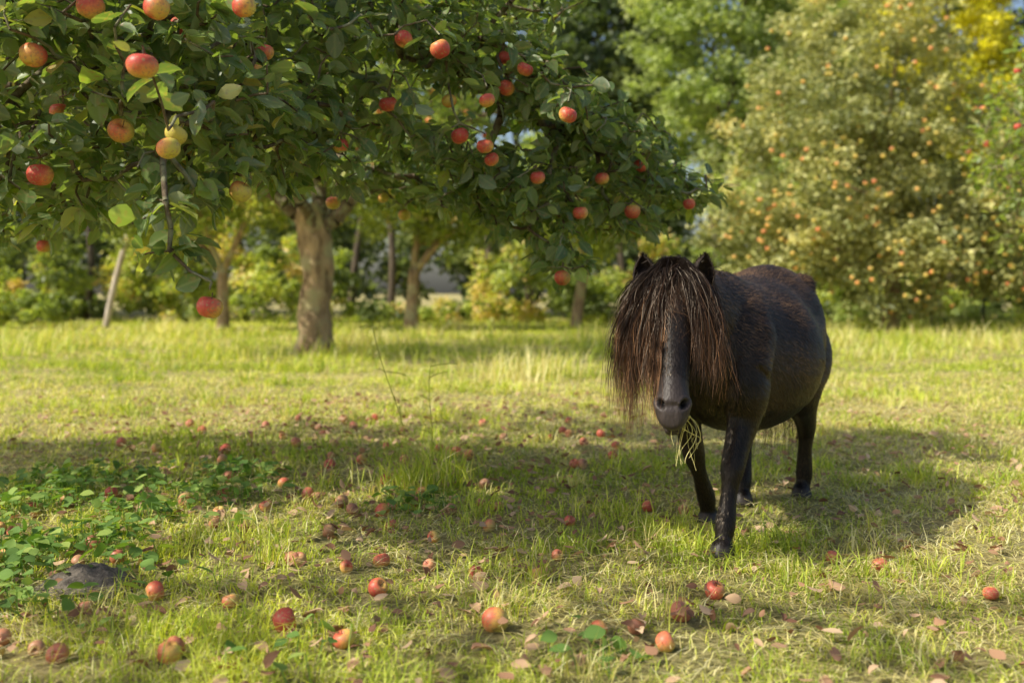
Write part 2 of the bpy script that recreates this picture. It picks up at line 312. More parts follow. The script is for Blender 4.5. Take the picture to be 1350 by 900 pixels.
def pois(pts,dmin):
    out=[];cell={}
    for p in pts:
        k=tuple((p//dmin).astype(int)); ok=True
        for a_ in (-1,0,1):
            for b_ in (-1,0,1):
                for c_ in (-1,0,1):
                    for q in cell.get((k[0]+a_,k[1]+b_,k[2]+c_),()):
                        if (q[0]-p[0])**2+(q[1]-p[1])**2+(q[2]-p[2])**2<dmin*dmin: ok=False
        if ok: cell.setdefault(k,[]).append(p); out.append(p)
    return np.array(out)
AP=np.array([(-.381,3.5,1.69),(-.239,3.3,1.607),(-.088,3.5,1.475),(.197,3.5,1.424),(-.197,3.75,1.39),(-.1,3.7,1.343),(-.078,3.8,1.307),(-.79,3.18,1.567),(-.85,3.3,1.53),(-.83,3.5,1.535),(-.93,4.15,1.585),(-.854,2.3,1.324),(-1.08,2.75,1.246),(-.91,2.55,1.53),(-.70,2.6,1.547),(-1.10,2.6,1.547),(-.79,2.9,1.094),(-.863,2.5,1.162),(-.87,2.58,1.21),(.80,4.5,1.20),(.57,4.4,1.36),(.275,4.0,1.12),(.205,4.05,.86),(-1.95,4.15,.993),(-2.2,4.3,1.26),(-.8,4.45,1.2),(-.64,4.95,1.27),(-.54,5.0,1.19),(-.02,3.9,1.60),(-.035,3.95,1.73),(-.24,3.8,1.53),(-.804,2.65,.762),
 (-.46,3.7,1.5),(.05,3.75,1.64),(-.62,3.6,1.33),(.38,4.2,1.28),(-1.5,3.3,1.4),(-1.0,3.0,1.60),(-1.25,2.6,1.42),(-1.28,2.7,1.12),(.52,4.3,1.15),(.1,3.9,1.25)])
near=[((-1.27,2.9,1.55),(.5,.4,.32),560),((-1.36,2.85,1.25),(.42,.35,.17),280),((-1.4,3.0,1.10),(.32,.35,.10),130),((-.99,3.0,1.40),(.36,.35,.2),300),((-.98,2.9,1.14),(.2,.2,.12),90),((-.81,3.6,1.34),(.3,.4,.18),220),((-.8,3.8,1.76),(.5,.5,.3),400),((-.41,4.0,1.75),(.5,.5,.32),460),((-.23,3.95,1.47),(.33,.4,.2),330),((.08,4.1,1.56),(.32,.4,.25),360),((.08,4.2,1.22),(.26,.35,.2),230),((.21,4.1,.97),(.12,.2,.14),60),((.43,4.5,1.45),(.3,.4,.22),280),((.5,4.5,1.18),(.22,.3,.17),150),((.80,4.8,1.30),(.2,.3,.14),110),((-.18,4.4,1.24),(.2,.3,.12),90),((-.5,5.0,1.42),(.4,.4,.2),150),((-2.05,4.3,1.2),(.35,.35,.2),120),((-1.75,3.9,1.6),(.5,.5,.3),230),
 ((-3.2,3.3,2.65),(1.5,.9,.4),340),((-1.6,3.4,2.5),(1.1,.8,.3),200),((-5.0,3.4,2.5),(1.4,.9,.45),250),((-.1,4.3,2.15),(.6,.6,.25),100),((-3.4,4.6,3.6),(1.6,1.0,.4),120),((-2.6,1.6,2.4),(1.9,.7,.3),110)]  # unseen crown above the frame, placed to cast the shade band and dapples
pts=np.concatenate([inell(c,r,int(n*1.5)) for c,r,n in near]); rng.shuffle(pts)
pts=pts[noise2(pts[:,0]*1.3+pts[:,1],pts[:,2]*1.6-pts[:,1]*.6,3.2,2)>-.48]; pts=pois(pts,.082)
T1=empty('apple_tree',(-3.5,4.7,0))
fk=(-3.45,4.65,1.3)
hang=[(-.98,2.8,1.2),(-.93,2.68,1.09),(-.95,2.65,.97),(-.89,2.65,.865),(-.82,2.65,.81)]
polys=[([(-3.5,4.7,-.1),(-3.47,4.7,.6),fk],0,.17,.15),
 ([fk,(-2.8,4.2,1.95),(-2.0,3.6,2.0),(-1.3,3.1,1.62),(-.95,2.85,1.25)],0,.07,.006),
 ([fk,(-2.6,4.6,2.3),(-1.5,4.5,2.4),(-.6,4.3,2.0),(.0,4.3,1.62),(.55,4.55,1.38)],0,.08,.006),
 ([fk,(-4.2,4.0,2.2),(-5.3,3.4,2.5)],0,.08,.02),([fk,(-3.3,4,2.4),(-2.9,3.2,2.7)],0,.07,.02),
 ([fk,(-2.6,4.9,1.8),(-1.9,5.1,1.75),(-.9,5.1,1.5)],0,.05,.006),(hang,0,.008,.0035)]
hp=np.array([(-.9,2.66,1.02),(-1.0,2.62,.98),(-.9,2.66,.92),(-.99,2.66,.9),(-.84,2.70,.92),(-.97,2.7,1.06)])
att=np.concatenate([pts,hp,AP+np.array([0,0,.045])]); print('near attractors',len(att))
P,par,r,ns=grow(polys,att,.0027)
wood('branches',P,par,r,T1,M_twig,7)
leaves('leaves',P,par,ns,8,.078,T1,M_leaf,True,AP)
rad=np.full(len(AP),.034)*rng.uniform(.86,1.08,len(AP)); rad[31]=.038
red=rng.uniform(.22,.55,len(AP)); red[[12,16,17,18,25,26,27]]=-.05; red[[0,1,2,3]]=.32; red[31]=.30
apples('apples',AP,rad,red,np.zeros(len(AP)),T1)
# rear apple tree (visible trunk)
T2=empty('apple_tree',(-2.5,12.65,0))
f2=(-2.48,12.65,1.55)
tP,ra=resamp([(-2.5,12.65,-.15),(-2.51,12.65,.12),(-2.5,12.65,.6),(-2.47,12.65,1.1),(-2.5,12.65,1.5),(-2.62,12.6,1.9)],26,[.34,.245,.205,.2,.21,.14])
ra=ra*(1+.05*np.sin(np.arange(26)*1.7)); V,F=tube(tP,ra,ra*.95,(1,0,0),28); V[:,:2]+=(.018*np.sin(V[:,2:3]*7+V[:,:2]*30)); mk('trunk',V,F,M_bark,None,T2)
polys=[([(-2.5,12.65,.6),(-2.5,12.65,1.1),f2],0,.15,.15),([f2,(-3.2,12.5,2.2),(-4.4,12.3,2.8),(-5.6,12.2,3.2)],0,.12,.02),([f2,(-1.8,12.5,2.15),(-.9,12.1,2.7),(0,11.8,3)],0,.11,.02),([f2,(-2.4,12.8,3),(-2.6,12.8,4.6)],0,.12,.03),([f2,(-2.7,11.6,2.4),(-2.6,10.2,2.9)],0,.09,.02),([f2,(-1.9,12.9,2.8),(-1.2,13,4)],0,.08,.02)]
pp=np.concatenate([inell((-3,12.4,4.0),(3.7,3.2,1.5),1100),inell((-4.8,12,2.7),(1.8,1.5,.6),190),inell((-1.6,11.8,2.75),(1.4,1.3,.55),210),inell((-3,11,2.8),(1.6,1.4,.5),150)])
pp=pp[noise2(pp[:,0]+pp[:,1]*.5,pp[:,2]*1.5,1.6,3)>-.45]
pp=pois(pp,.2); print('rear attractors',len(pp)); P,par,r,ns=grow(polys,pp,.004,.45,.25); wood('branches',P,par,r,T2,M_twig)
leaves('leaves',P,par,ns,20,.11,T2,M_leaf2,False,None,.35)
q=pp[(pp[:,2]<3.2)&(pp[:,1]<12.3)]; q=q[rng.choice(len(q),40,False)]; apples('apples',q,np.full(40,.045),rng.uniform(-.1,.35,40),np.zeros(40),T2)
# apple tree at the right edge
T3=empty('apple_tree',(6.6,9.6,0)); f3=(6.55,9.5,1.3)
polys=[([(6.6,9.6,-.1),(6.6,9.55,.7),f3],0,.17,.14),([f3,(5.9,9.2,2),(5.1,9,2.3),(4.6,9,1.8)],0,.08,.01),([f3,(6.2,9.3,2.6),(5.4,9.1,3.4)],0,.08,.02),([f3,(7.3,9.6,2.4),(8.2,9.6,3)],0,.08,.02)]
pp=np.concatenate([inell((4.9,9,2.1),(.7,.9,1.0),460),inell((5.9,9,3.1),(1.3,1.2,.9),400),inell((7.4,9.6,3),(1.5,1.4,1),200)]); pp=pois(pp,.14)
P,par,r,ns=grow(polys,pp,.003,.45,.2); wood('branches',P,par,r,T3,M_twig); leaves('leaves',P,par,ns,10,.085,T3,M_leaf2,False,None,.15)
q=pp[(pp[:,0]<4.85)]; q=q[rng.choice(len(q),13,False)]; apples('apples',q+np.array([0,-.15,-.06]),np.full(13,.034),rng.uniform(.1,.4,13),np.zeros(13),T3)
# ---------------------------------------------------------------- background foliage
def crown(blobs,n,size,clump=.45,cs=.16):
    Ps=[];C=[]
    vol=np.array([np.prod(r)**(2/3) for c,r in blobs]); vol=vol/vol.sum()
    for (c,r),f in zip(blobs,vol):
        nl=int(n*f); nc=max(int(nl/110),4)
        v=nrm(rng.normal(size=(nc,3)))*rng.uniform(.5,1.0,nc)[:,None]; cc=np.array(c)+v*np.array(r); cr=clump*rng.uniform(.5,1.4,nc); cb=rng.normal(0,cs,nc)+rng.normal(0,cs*.6)
        k=rng.integers(0,nc,nl); Ps.append(cc[k]+nrm(rng.normal(size=(nl,3)))*(rng.random(nl)**.5*cr[k])[:,None]*np.array([1,1,.75])); C.append(cb[k])
    P=np.concatenate(Ps); C=np.concatenate(C); kp=P[:,2]>.02; P=P[kp];C=C[kp]; n=len(P)
    D=nrm(rng.normal(size=(n,3))*np.array([1,1,.6])+np.array([0,0,-.3])); R=frames(D,np.array([-.25,-.25,1.])+rng.normal(0,.7,(n,3)))
    return scatter(DV,DF,P,R,size*rng.uniform(.6,1.3,n),{'rnd':np.clip(.45+C+rng.normal(0,.16,n),0,1)})
def trunkset(base,tips,r0,fork):
    L_=[]; b=np.array(base,float); f=b+np.array([rng.normal(0,.1),0,fork]); L_.append(tube(*resamp([b-[0,0,.1],(b+f)/2+[rng.normal(0,.05),0,0],f],8,[r0*1.2,r0,r0*.85],[r0*1.2,r0,r0*.85]),(1,0,.01),10))
    for t in tips:
        t=np.array(t,float); mid=(f+t)/2+np.array([rng.normal(0,.2),rng.normal(0,.2),.25]); L_.append(tube(*resamp([f-[0,0,.1],mid,t],8,[r0*.6,r0*.35,.02],[r0*.6,r0*.35,.02]),(1,.1,.01),7))
    return joinVF(L_)
def bgtree(name,base,blobs,n,size,mat,r0=.14,fork=1.4,clump=.45,fruit=0,tm=None):
    e=empty(name,base); V,F,A=crown(blobs,n,size,clump,.22); mk('leaves',V,F,mat,A,e)
    v,f=trunkset(base,[c for c,_ in blobs]+[np.array(c)+rng.normal(0,.5,3)*np.array(r) for c,r in blobs],r0,fork); mk('trunk',v,f,tm or M_bark,None,e)
    if fruit:
        v=[]
        for k in range(fruit):
            c,r=blobs[rng.integers(len(blobs))]; q=nrm(rng.normal(size=3)+np.array([-.2,-1.2,0])); v.append(np.array(c)+q*np.array(r)*rng.uniform(.85,1.08))
        v=np.array(v); apples('pears',v,np.full(len(v),.048),rng.uniform(-.4,0,len(v)),rng.uniform(0,.2,len(v)),e)
bgtree('pear_tree',(7.6,20,0),[((6.3,19.5,3),(2.5,1.8,2.1)),((9.4,20,3.0),(3,2,2.1)),((7.0,20,5.2),(2.1,2,2.0)),((4.9,19.7,1.6),(1.2,1.2,1.2)),((12,20.5,2.7),(1.9,1.5,2.1)),((7.4,19,1.5),(1.6,1.2,1.2)),((9.6,19.2,1.7),(1.5,1.2,1.2))],85000,.115,M_pear,.17,1.3,.42,360)
bgtree('yellow_tree',(12,27,0),[((11.8,27,8.8),(2.0,2,2.6)),((12.6,27,5.5),(2.4,2,2.0))],26000,.17,M_yel,.2,3,.5,0,M_wbark)
bgtree('willow_tree',(5.8,29,0),[((6.0,29,8.0),(2.8,2,4.0)),((7.5,28.5,4.5),(2.4,2,3)),((9.2,29.5,7.5),(2,2,3.4))],44000,.19,M_pale,.2,3,.55,0,M_wbark)
bgtree('orchard_tree',(-2.1,20.5,0),[((-2.1,20.5,3.2),(2.0,1.8,1.3)),((-1.0,20.5,2.4),(1.2,1.2,.6))],18000,.13,M_hedge,.13,1.3)
bgtree('orchard_tree',(-5.8,20,0),[((-6,20,3.4),(2.3,1.8,1.5)),((-7.4,20,2.4),(1.0,1.2,.6))],18000,.13,M_hedge,.12,1.3)
bgtree('orchard_tree',(1.4,22,0),[((1.4,22,3.0),(1.9,1.6,1.4))],14000,.14,M_hedge,.12,1.3)
hb=[]
for xx in np.arange(-20,21,1.25):
    hh=rng.uniform(.5,1.5)+ (.5 if xx<-4 else 0)
    if -4.5<xx<-.8: hh*=.35
    hb.append(((xx+rng.normal(0,.3),25.5+rng.normal(0,.8),hh*.8),(1.1,.8,hh)))
V,F,A=crown(hb,80000,.15,.35,.30); mk('hedge',V,F,M_hedge,A)
V,F,A=crown([((-10,21,.40),(.75,.6,.38)),((-11.3,21.5,.45),(.7,.6,.4))],5000,.11,.2); mk('leafy_shrub',V,F,M_hedge,A)
V,F,A=crown([((x_,23+rng.normal(0,.6),.2),(.8,.6,.35)) for x_ in np.arange(5,15,.9)],12000,.11,.2); mk('undergrowth',V,F,M_pale,A)
wb=[]
for xx in np.arange(-34,36,3.2):
    top=rng.uniform(13,15.5)
    yy=36+rng.normal(0,2)
    wb+= [((xx,yy,top-2.5),(2.5,2.2,2.6)),((xx+rng.normal(0,.8),yy-1,top-6.5),(2.8,2.2,2.9)),((xx+rng.normal(0,.8),yy-1,3.8),(2.6,2,3.2))]
wb+= [((3.4,37,10.3),(2.0,2,2.6)),((4.6,36,8.5),(2.2,2,2.8)),((2.8,35.5,7.5),(2.2,2,2.8))]
for xx in np.arange(-30,31,1.9): wb.append(((xx,31+rng.normal(0,.7),1.9),(1.7,1.0,2.1)))
V,F,A=crown(wb,225000,.33,.75,.22)
W=empty('woodland',(0,36,0)); mk('leaves',V,F,M_dark,A,W)
tr=[]
for k in range(16):
    b=np.array([rng.uniform(-30,30),rng.uniform(35,38),0]); tr.append(tube(*resamp([b,b+[rng.normal(0,.2),0,4],b+[rng.normal(0,.5),0,10]],8,[.2,.15,.06],[.2,.15,.06]),(1,0,0),8))
for k,xx in enumerate([-11.5,-7.3,-4.6,-3.3,-.6,.5,3.0]):
    b=np.array([xx,27+rng.normal(0,.5),0]); tr.append(tube(*resamp([b,b+[rng.normal(0,.12),0,2],b+[rng.normal(0,.4),0,4.5]],8,[.12,.09,.05],[.12,.09,.05]),(1,0,0),8))
v,f=joinVF(tr); mk('trunks',v,f,M_wbark,None,W)
v,f=tube(*resamp([(-9.0,22,-.1),(-8.8,22,.9),(-8.5,22,2.05)],8,[.075,.07,.06],[.075,.07,.06]),(1,0,0),10); mk('wooden_pole',v,f,simplemat('grey_wood',(.35,.28,.2),(.75,.66,.55),12,.8,.3,(1,1,.2)))
L_=[]
for k,xx in enumerate(np.arange(8.2,15,1.15)): L_.append(tube([(xx,22.2,-.05),(xx+.02,22.2,.7),(xx,22.2,1.35)],[.035]*3,[.035]*3,(1,0,0),8))
for z_ in (.25,.5,.75,1.0,1.25): L_.append(tube([(8.1,22.16,z_),(11,22.16,z_-.02),(15,22.16,z_)],[.006]*3,[.006]*3,(0,1,0),5))
v,f=joinVF(L_); mk('wire_fence',v,f,simplemat('fence_green',(.02,.04,.03),(.04,.06,.045),20,.6,.1))
# ---------------------------------------------------------------- ground litter
rr=rng.uniform(.019,.029,len(FA)); rr[:2]=.033
FP=np.stack([FA[:,0],FA[:,1],ground_z(FA[:,0],FA[:,1])+rr*.72],1); rot=np.where(rng.random(len(FA))<.4,rng.uniform(.6,1,len(FA)),rng.uniform(.1,.5,len(FA))); rot[:2]=.1
apples('fallen_apples',FP,rr,rng.uniform(.0,.5,len(FA)),rot,None,True)
n=3800; x=np.concatenate([rng.normal(-.6,1.3,n//2),rng.uniform(-3,3,n-n//2)]); y=rng.uniform(1.8,7.5,n)
pos=np.stack([x,y,ground_z(x,y)+rng.uniform(.014,.036,n)],1); D=nrm(rng.normal(size=(n,3))*np.array([1,1,.25])); R=frames(D,np.array([0,0,1.])+rng.normal(0,.35,(n,3))); s=rng.uniform(.02,.05,n)
V,F,A=scatter(LV,LF,pos,R,np.stack([s,s*1.1,s*rng.uniform(-2,3,n)],1),{'rnd':rng.random(n)},{'mid':LM}); mk('fallen_leaves',V,F,M_dead,A)
C=[];
for k in range(90): C.append((rng.uniform(-2.1,-.95),rng.uniform(2.4,4.3)))
C+= [(-.37,3.6),(-.3,3.55),(-.45,3.62),(.2,2.15),(-.45,2.1),(-1.5,2.7),(-1.3,2.6)]
P_=[]
for cx,cy in C:
    k=rng.integers(10,22); P_.append(np.stack([cx+rng.normal(0,.07,k),cy+rng.normal(0,.07,k),rng.uniform(.02,.08,k)],1))
pos=np.concatenate(P_); n=len(pos); pos[:,2]+=ground_z(pos[:,0],pos[:,1]); D=nrm(rng.normal(size=(n,3))*np.array([1,1,.3])); R=frames(D,np.array([0,0,1.])+rng.normal(0,.35,(n,3))); s=rng.uniform(.02,.055,n)
V,F,A=scatter(LV,LF,pos,R,np.stack([s,s*1.5,s],1),{'rnd':rng.random(n)},{'mid':LM})
WP_=empty('broadleaf_weeds',(-1.5,3.2,0)); mk('leaves',V,F,M_weed,A,WP_)
g=np.stack([pos[:,0],pos[:,1],ground_z(pos[:,0],pos[:,1])],1); g[:,:2]+=rng.normal(0,.015,(n,2)); t=np.linspace(0,1,5)[None,:,None]; SP=g[:,None]*(1-t)+pos[:,None]*t
v,f=ribbons(SP,np.full(SP.shape[:2],.003)); mk('stems',v,f,M_weed,{'rnd':np.full(len(v),.5)},WP_)
th=np.linspace(0,2*np.pi,40,endpoint=False); rs=np.linspace(0,1,16); V=[];F=[]
for i,r_ in enumerate(rs):
    for t_ in th: 
        xx=-1.13+.15*r_*np.cos(t_);yy=2.66+.12*r_*np.sin(t_); V.append((xx,yy,ground_z(xx,yy)-.006+.065*(1-r_**2)**1.2+.008*np.sin(xx*90)*np.cos(yy*80)))
for i in range(15):
    for j in range(40): F.append([i*40+j,(i+1)*40+j,(i+1)*40+(j+1)%40,i*40+(j+1)%40])
mk('molehill',V,F,simplemat('soil',(.10,.085,.07),(.34,.29,.24),60,.95,1.0))
# ---------------------------------------------------------------- PONY
O=np.array([.83,3.52,0]); fw=np.array([-.5,-.866,0]); lf=np.array([.866,-.5,0]); up=np.array([0,0,1.])
def PL(p): p=np.asarray(p,float); return O+p[...,0:1]*fw+p[...,1:2]*lf+p[...,2:3]*up
parts=[]
tr=np.array([(-.475,.70,.05,.05),(-.45,.685,.13,.11),(-.38,.67,.205,.175),(-.27,.655,.25,.212),(-.13,.61,.258,.235),(0,.58,.262,.265),(.12,.58,.258,.255),(.24,.60,.250,.21),(.34,.62,.225,.175),(.42,.635,.185,.15),(.475,.645,.13,.105),(.50,.65,.05,.05)])
q=resamp(np.stack([tr[:,0],0*tr[:,0],tr[:,1]],1),40,tr[:,3],tr[:,2]); parts.append(tube(PL(q[0]),q[1],q[2],lf,32))
for sg in (-1,1):
    parts.append(tube(PL([(-.36,.10*sg,.80),(-.27,.125*sg,.82),(-.19,.12*sg,.80)]),[.02,.052,.02],[.02,.05,.02],lf,12))
    parts.append(tube(PL([(.25,.09*sg,.77),(.33,.125*sg,.66),(.40,.13*sg,.55)]),[.04,.065,.06],[.05,.08,.07],lf,12))
H0=np.array([.479,2.95,.872]); MZ=np.array([.437,2.71,.455]); Lh=np.linalg.norm(MZ-H0); ha=(MZ-H0)/Lh
hw_=nrm(-np.cross(ha,up)); hn=-np.cross(hw_,ha)
if hw_[0]<0: hw_=-hw_
if hn[1]>0: hn=-hn
pollL=np.array([(H0-O)@fw,(H0-O)@lf,H0[2]])
q=resamp([(.20,0,.66),(.32,0,.69),(.44,0,.725),(.55,-.01,.76),(pollL[0]-.02,pollL[1],.79)],20,[.15,.13,.105,.085,.07],[.18,.175,.150,.122,.090]); parts.append(tube(PL(q[0]),q[1],q[2],lf,24))
hs=np.array([(-.03,.035,.04),(.03,.068,.07),(.12,.088,.09),(.24,.096,.10),(.36,.086,.105),(.48,.069,.09),(.60,.055,.072),(.72,.046,.060),(.82,.045,.056),(.90,.049,.054),(.96,.047,.050),(1.0,.040,.042),(1.025,.026,.025)])
hc=H0+ha*(Lh*hs[:,0:1])+hn*(.055-hs[:,2:3]); q=resamp(hc,40,hs[:,1],hs[:,2]); parts.append(tube(q[0],q[1],q[2],hw_,28))
q=resamp([H0+ha*Lh*.84-hn*.05,H0+ha*Lh*.95-hn*.052,H0+ha*Lh*1.05-hn*.044],6,[.024,.033,.022],[.02,.024,.016]); parts.append(tube(q[0],q[1],q[2],hw_,16))
for sg in (-1,1):
    c0=H0+ha*Lh*.22+hw_*.066*sg+hn*.02; parts.append(tube([c0-ha*.035,c0,c0+ha*.035],[.012,.028,.012],[.012,.03,.012],hw_,14))
    c0=H0+ha*Lh*.36+hw_*.052*sg-hn*.075; parts.append(tube([c0-ha*.06,c0,c0+ha*.06],[.02,.038,.02],[.02,.05,.02],hw_,14))
    c0=H0+ha*Lh*.92+hw_*.034*sg+hn*.016; parts.append(tube([c0-ha*.04-hw_*.006*sg,c0,c0+ha*.03],[.010,.019,.012],[.010,.020,.012],hw_,12))
def leg(J,ra,rb):
    q=resamp(np.array(J),30,ra,rb); parts.append(tube(PL(q[0]),q[1],q[2],lf,18))
def fore(sd,ex_,kx,fx,hx):
    y0=.09*sd
    leg([(ex_-.03,.10*sd,.62),(ex_,.115*sd,.50),(ex_+.0,.108*sd,.41),((ex_+kx)/2,.10*sd,.33),(kx,.096*sd,.255),((kx*.6+fx*.4),.093*sd,.19),(fx,y0,.095),((fx*.4+hx*.6),y0,.055),(hx,y0,.035),(hx+.008,y0,0.0)],
        [.065,.068,.052,.040,.036,.024,.031,.026,.034,.042],[.12,.10,.068,.046,.039,.027,.034,.028,.040,.050])
fore(1,.385,.47,.52,.545); fore(-1,.34,.275,.17,.15)
def hind(sd,stx,hx_,fx,hx):
    leg([(-.32,.10*sd,.68),(stx-.06,.125*sd,.57),(stx,.13*sd,.46),((stx+hx_)/2,.115*sd,.36),(hx_,.10*sd,.275),(hx_*.6+fx*.4,.092*sd,.20),(fx,.085*sd,.095),(fx*.4+hx*.6,.083*sd,.055),(hx,.08*sd,.035),(hx+.008,.08*sd,0)],
        [.08,.095,.078,.048,.035,.026,.032,.027,.035,.042],[.15,.15,.115,.064,.048,.031,.036,.029,.041,.050])
hind(1,-.245,-.45,-.475,-.46); hind(-1,-.16,-.31,-.235,-.215)
V,F=joinVF(parts); tmp=mk('tmp',V,F)
md=tmp.modifiers.new('r','REMESH'); md.mode='VOXEL'; md.voxel_size=.0055; md.adaptivity=0
md=tmp.modifiers.new('s','SMOOTH'); md.factor=.5; md.iterations=8
dg=bpy.context.evaluated_depsgraph_get(); me=bpy.data.meshes.new_from_object(tmp.evaluated_get(dg)); bpy.data.objects.remove(tmp)
nv=len(me.vertices); co=np.zeros(nv*3); me.vertices.foreach_get('co',co); co=co.reshape(-1,3); no_=np.zeros(nv*3); me.vertices.foreach_get('normal',no_); no_=no_.reshape(-1,3)
dark=np.zeros(nv)
for sg in (-1,1):
    c0=H0+ha*Lh*.94+hw_*.033*sg+hn*.040; rel=co-c0; aa=rel@ha; bb=rel@hw_; ca,sa=math.cos(.6),math.sin(.6)*sg; a2=aa*ca-bb*sa; b2_=aa*sa+bb*ca
    rr_=np.sqrt((a2/.019)**2+(b2_/.0095)**2+((rel@hn)/.05)**2); wgt=np.clip(1-rr_,0,1); co-=no_*(wgt*.028)[:,None]; ring=np.exp(-((rr_-1.35)/.3)**2); co+=no_*(ring*.0022)[:,None]; dark=np.maximum(dark,np.clip((1.15-rr_)*1.8,0,1))
    c0=H0+ha*Lh*.27+hw_*.088*sg+hn*.0; rr_=np.linalg.norm(co-c0,axis=1)/.026; co-=no_*(np.clip(1-rr_,0,1)*.012)[:,None]
rel=co-H0; tt=rel@ha/Lh; onhead=np.linalg.norm(co-MZ,axis=1)<.2
ml=np.exp(-(((rel@hn)+.030)/.0035)**2)*np.clip((tt-.82)/.05,0,1)*onhead; co-=no_*(ml*.008)[:,None]; dark=np.maximum(dark,ml*.9)
lp=(co-O); lx=lp@fw; ly=lp@lf; lz=co[:,2]
co+=no_*(.004*np.sin(lx*22+lz*9)*np.sin(lz*17+ly*8)*np.clip((lz-.35)*5,0,1)*(tt<0))[:,None]
muz=np.clip((tt-.6)/.35,0,1)*onhead; hoof=np.clip((.045-lz)/.012,0,1)
me.vertices.foreach_set('co',co.ravel().astype(np.float32)); me.update()
for k,v in (('muz',muz),('dark',dark),('hoof',hoof)):
    a_=me.attributes.new(k,'FLOAT','POINT'); a_.data.foreach_set('value',v.astype(np.float32))
me.polygons.foreach_set('use_smooth',np.ones(len(me.polygons),bool))
m,nt,N,L=newmat('pony_coat'); tc=N.new('ShaderNodeTexCoord'); n1=N.new('ShaderNodeTexNoise'); n1.inputs['Scale'].default_value=6; n1.inputs['Detail'].default_value=7; L.new(tc.outputs['Object'],n1.inputs[0])
n2=N.new('ShaderNodeTexNoise'); n2.inputs['Scale'].default_value=120; n2.inputs['Detail'].default_value=5; mp=N.new('ShaderNodeMapping'); mp.inputs['Scale'].default_value=(1,1,.35); L.new(tc.outputs['Object'],mp.inputs[0]); L.new(mp.outputs[0],n2.inputs[0])
r=ramp(N,[(.35,(.007,.0055,.005)),(.65,(.022,.015,.012))]); L.new(n1.outputs[0],r.inputs[0]); c=mixc(N,L,attr(N,'muz').outputs['Fac'],r.outputs[0],(.050,.039,.037)); c=mixc(N,L,attr(N,'hoof').outputs['Fac'],c,(.05,.042,.038)); c=mixc(N,L,attr(N,'dark').outputs['Fac'],c,(.003,.002,.002))
p=N.new('ShaderNodeBsdfPrincipled'); L.new(c,p.inputs['Base Color']); p.inputs['Roughness'].default_value=.45; p.inputs['Specular IOR Level'].default_value=.25
b=N.new('ShaderNodeBump'); b.inputs['Strength'].default_value=.6; b.inputs['Distance'].default_value=.004; L.new(n2.outputs[0],b.inputs['Height']); L.new(b.outputs[0],p.inputs['Normal']); oo=N.new('ShaderNodeOutputMaterial'); L.new(p.outputs[0],oo.inputs[0])
me.materials.clear(); me.materials.append(m); me.name='pony'
pony=bpy.data.objects.new('pony',me); sc.collection.objects.link(pony)
npoly=len(me.polygons); pc=np.zeros(npoly*3); me.polygons.foreach_get('center',pc); pc=pc.reshape(-1,3); pnm=np.zeros(npoly*3); me.polygons.foreach_get('normal',pnm); pnm=pnm.reshape(-1,3)
NH=130000; k=rng.integers(0,npoly,NH); c0=pc[k]+rng.normal(0,.003,(NH,3)); nn=pnm[k]
t0=(c0-H0)@ha/Lh; head=(t0>.02)&(np.linalg.norm(c0-(H0+MZ)/2,axis=1)<.32)&((c0-O)@fw>.55)
keep=(c0[:,2]>.05)&~(head&(t0>.78)); c0=c0[keep];nn=nn[keep];head=head[keep]; NH=len(c0)
c0-=nn*((c0-pc[k][keep])*nn).sum(1,keepdims=True)
cl=noise2(c0[:,0]*30+c0[:,1]*17,c0[:,2]*30,1,3)
fl=np.where(head[:,None],ha,-.75*fw-.6*up+cl[:,None]*.4*np.array([0,0,1.]))+rng.normal(0,.2,(NH,3)); lg=c0[:,2]<.42; fl[lg]=fl[lg]*.3-up*.9
fl=nrm(fl-(fl*nn).sum(1,keepdims=True)*nn); ln=rng.uniform(.010,.024,NH)*np.where(head,.4,1); ln[lg]*=.6
lift=np.where(lg|head,.22,.40)[:,None,None]
t=np.array([0,.5,1.])[None,:,None]; SP=c0[:,None]+fl[:,None]*ln[:,None,None]*t+nn[:,None]*(ln[:,None,None]*(lift*t-lift*.45*t**2))
wd=np.stack([np.full(NH,.0015),np.full(NH,.0012),np.full(NH,.0003)],1); v,f=ribbons(SP,wd,nn[:,None,:]+.25*nrm(rng.normal(size=(NH,1,3))))
M_fur=attrmat('pony_fur','tip',[(0,(.006,.0045,.004)),(.5,(.018,.012,.009)),(.8,(.06,.035,.021)),(1,(.19,.11,.06))],.36,.5,(1,.85,.7))
hv=np.clip(rng.beta(2,3.0,NH)+.28*noise2(c0[:,0]*3,c0[:,2]*3,2,2)+.18*cl-.15*lg+.12*(c0[:,2]>.75),0,1); mk('coat_hair',v,f,M_fur,{'tip':np.repeat(hv,6)},pony)  # hairs along the back set lighter, a painted rim light
ev=[];ef=[];o=0
for sg in (-1,1):
    b0=H0+hw_*.076*sg+hn*.0-up*.058; ax=nrm(up*1.0+hw_*.20*sg+np.array([0,-.12,0])); fr=nrm(np.array([0,-1,0])+hw_*.35*sg); fr=nrm(fr-(fr@ax)*ax); si=np.cross(ax,fr)
    S=np.linspace(0,1,14); R_=np.interp(S,[0,.2,.45,.7,.88,1],[.026,.034,.035,.026,.014,.001])
    for s_,r_ in zip(S,R_):
        for ph in np.linspace(-2.15,2.15,19):
            ev.append(b0+ax*(.094*s_)+(-fr*np.cos(ph)*r_*.8+si*np.sin(ph)*r_)+fr*(-.008*s_**2))
    for i in range(13):
        for j in range(18): ef.append([o+i*19+j,o+i*19+j+1,o+(i+1)*19+j+1,o+(i+1)*19+j])
    o+=14*19
ear=mk('ears',np.array(ev),ef,simplemat('ear_skin',(.014,.010,.008),(.06,.04,.03),60,.7,.3),None,pony); s_=ear.modifiers.new('s','SOLIDIFY'); s_.thickness=.004
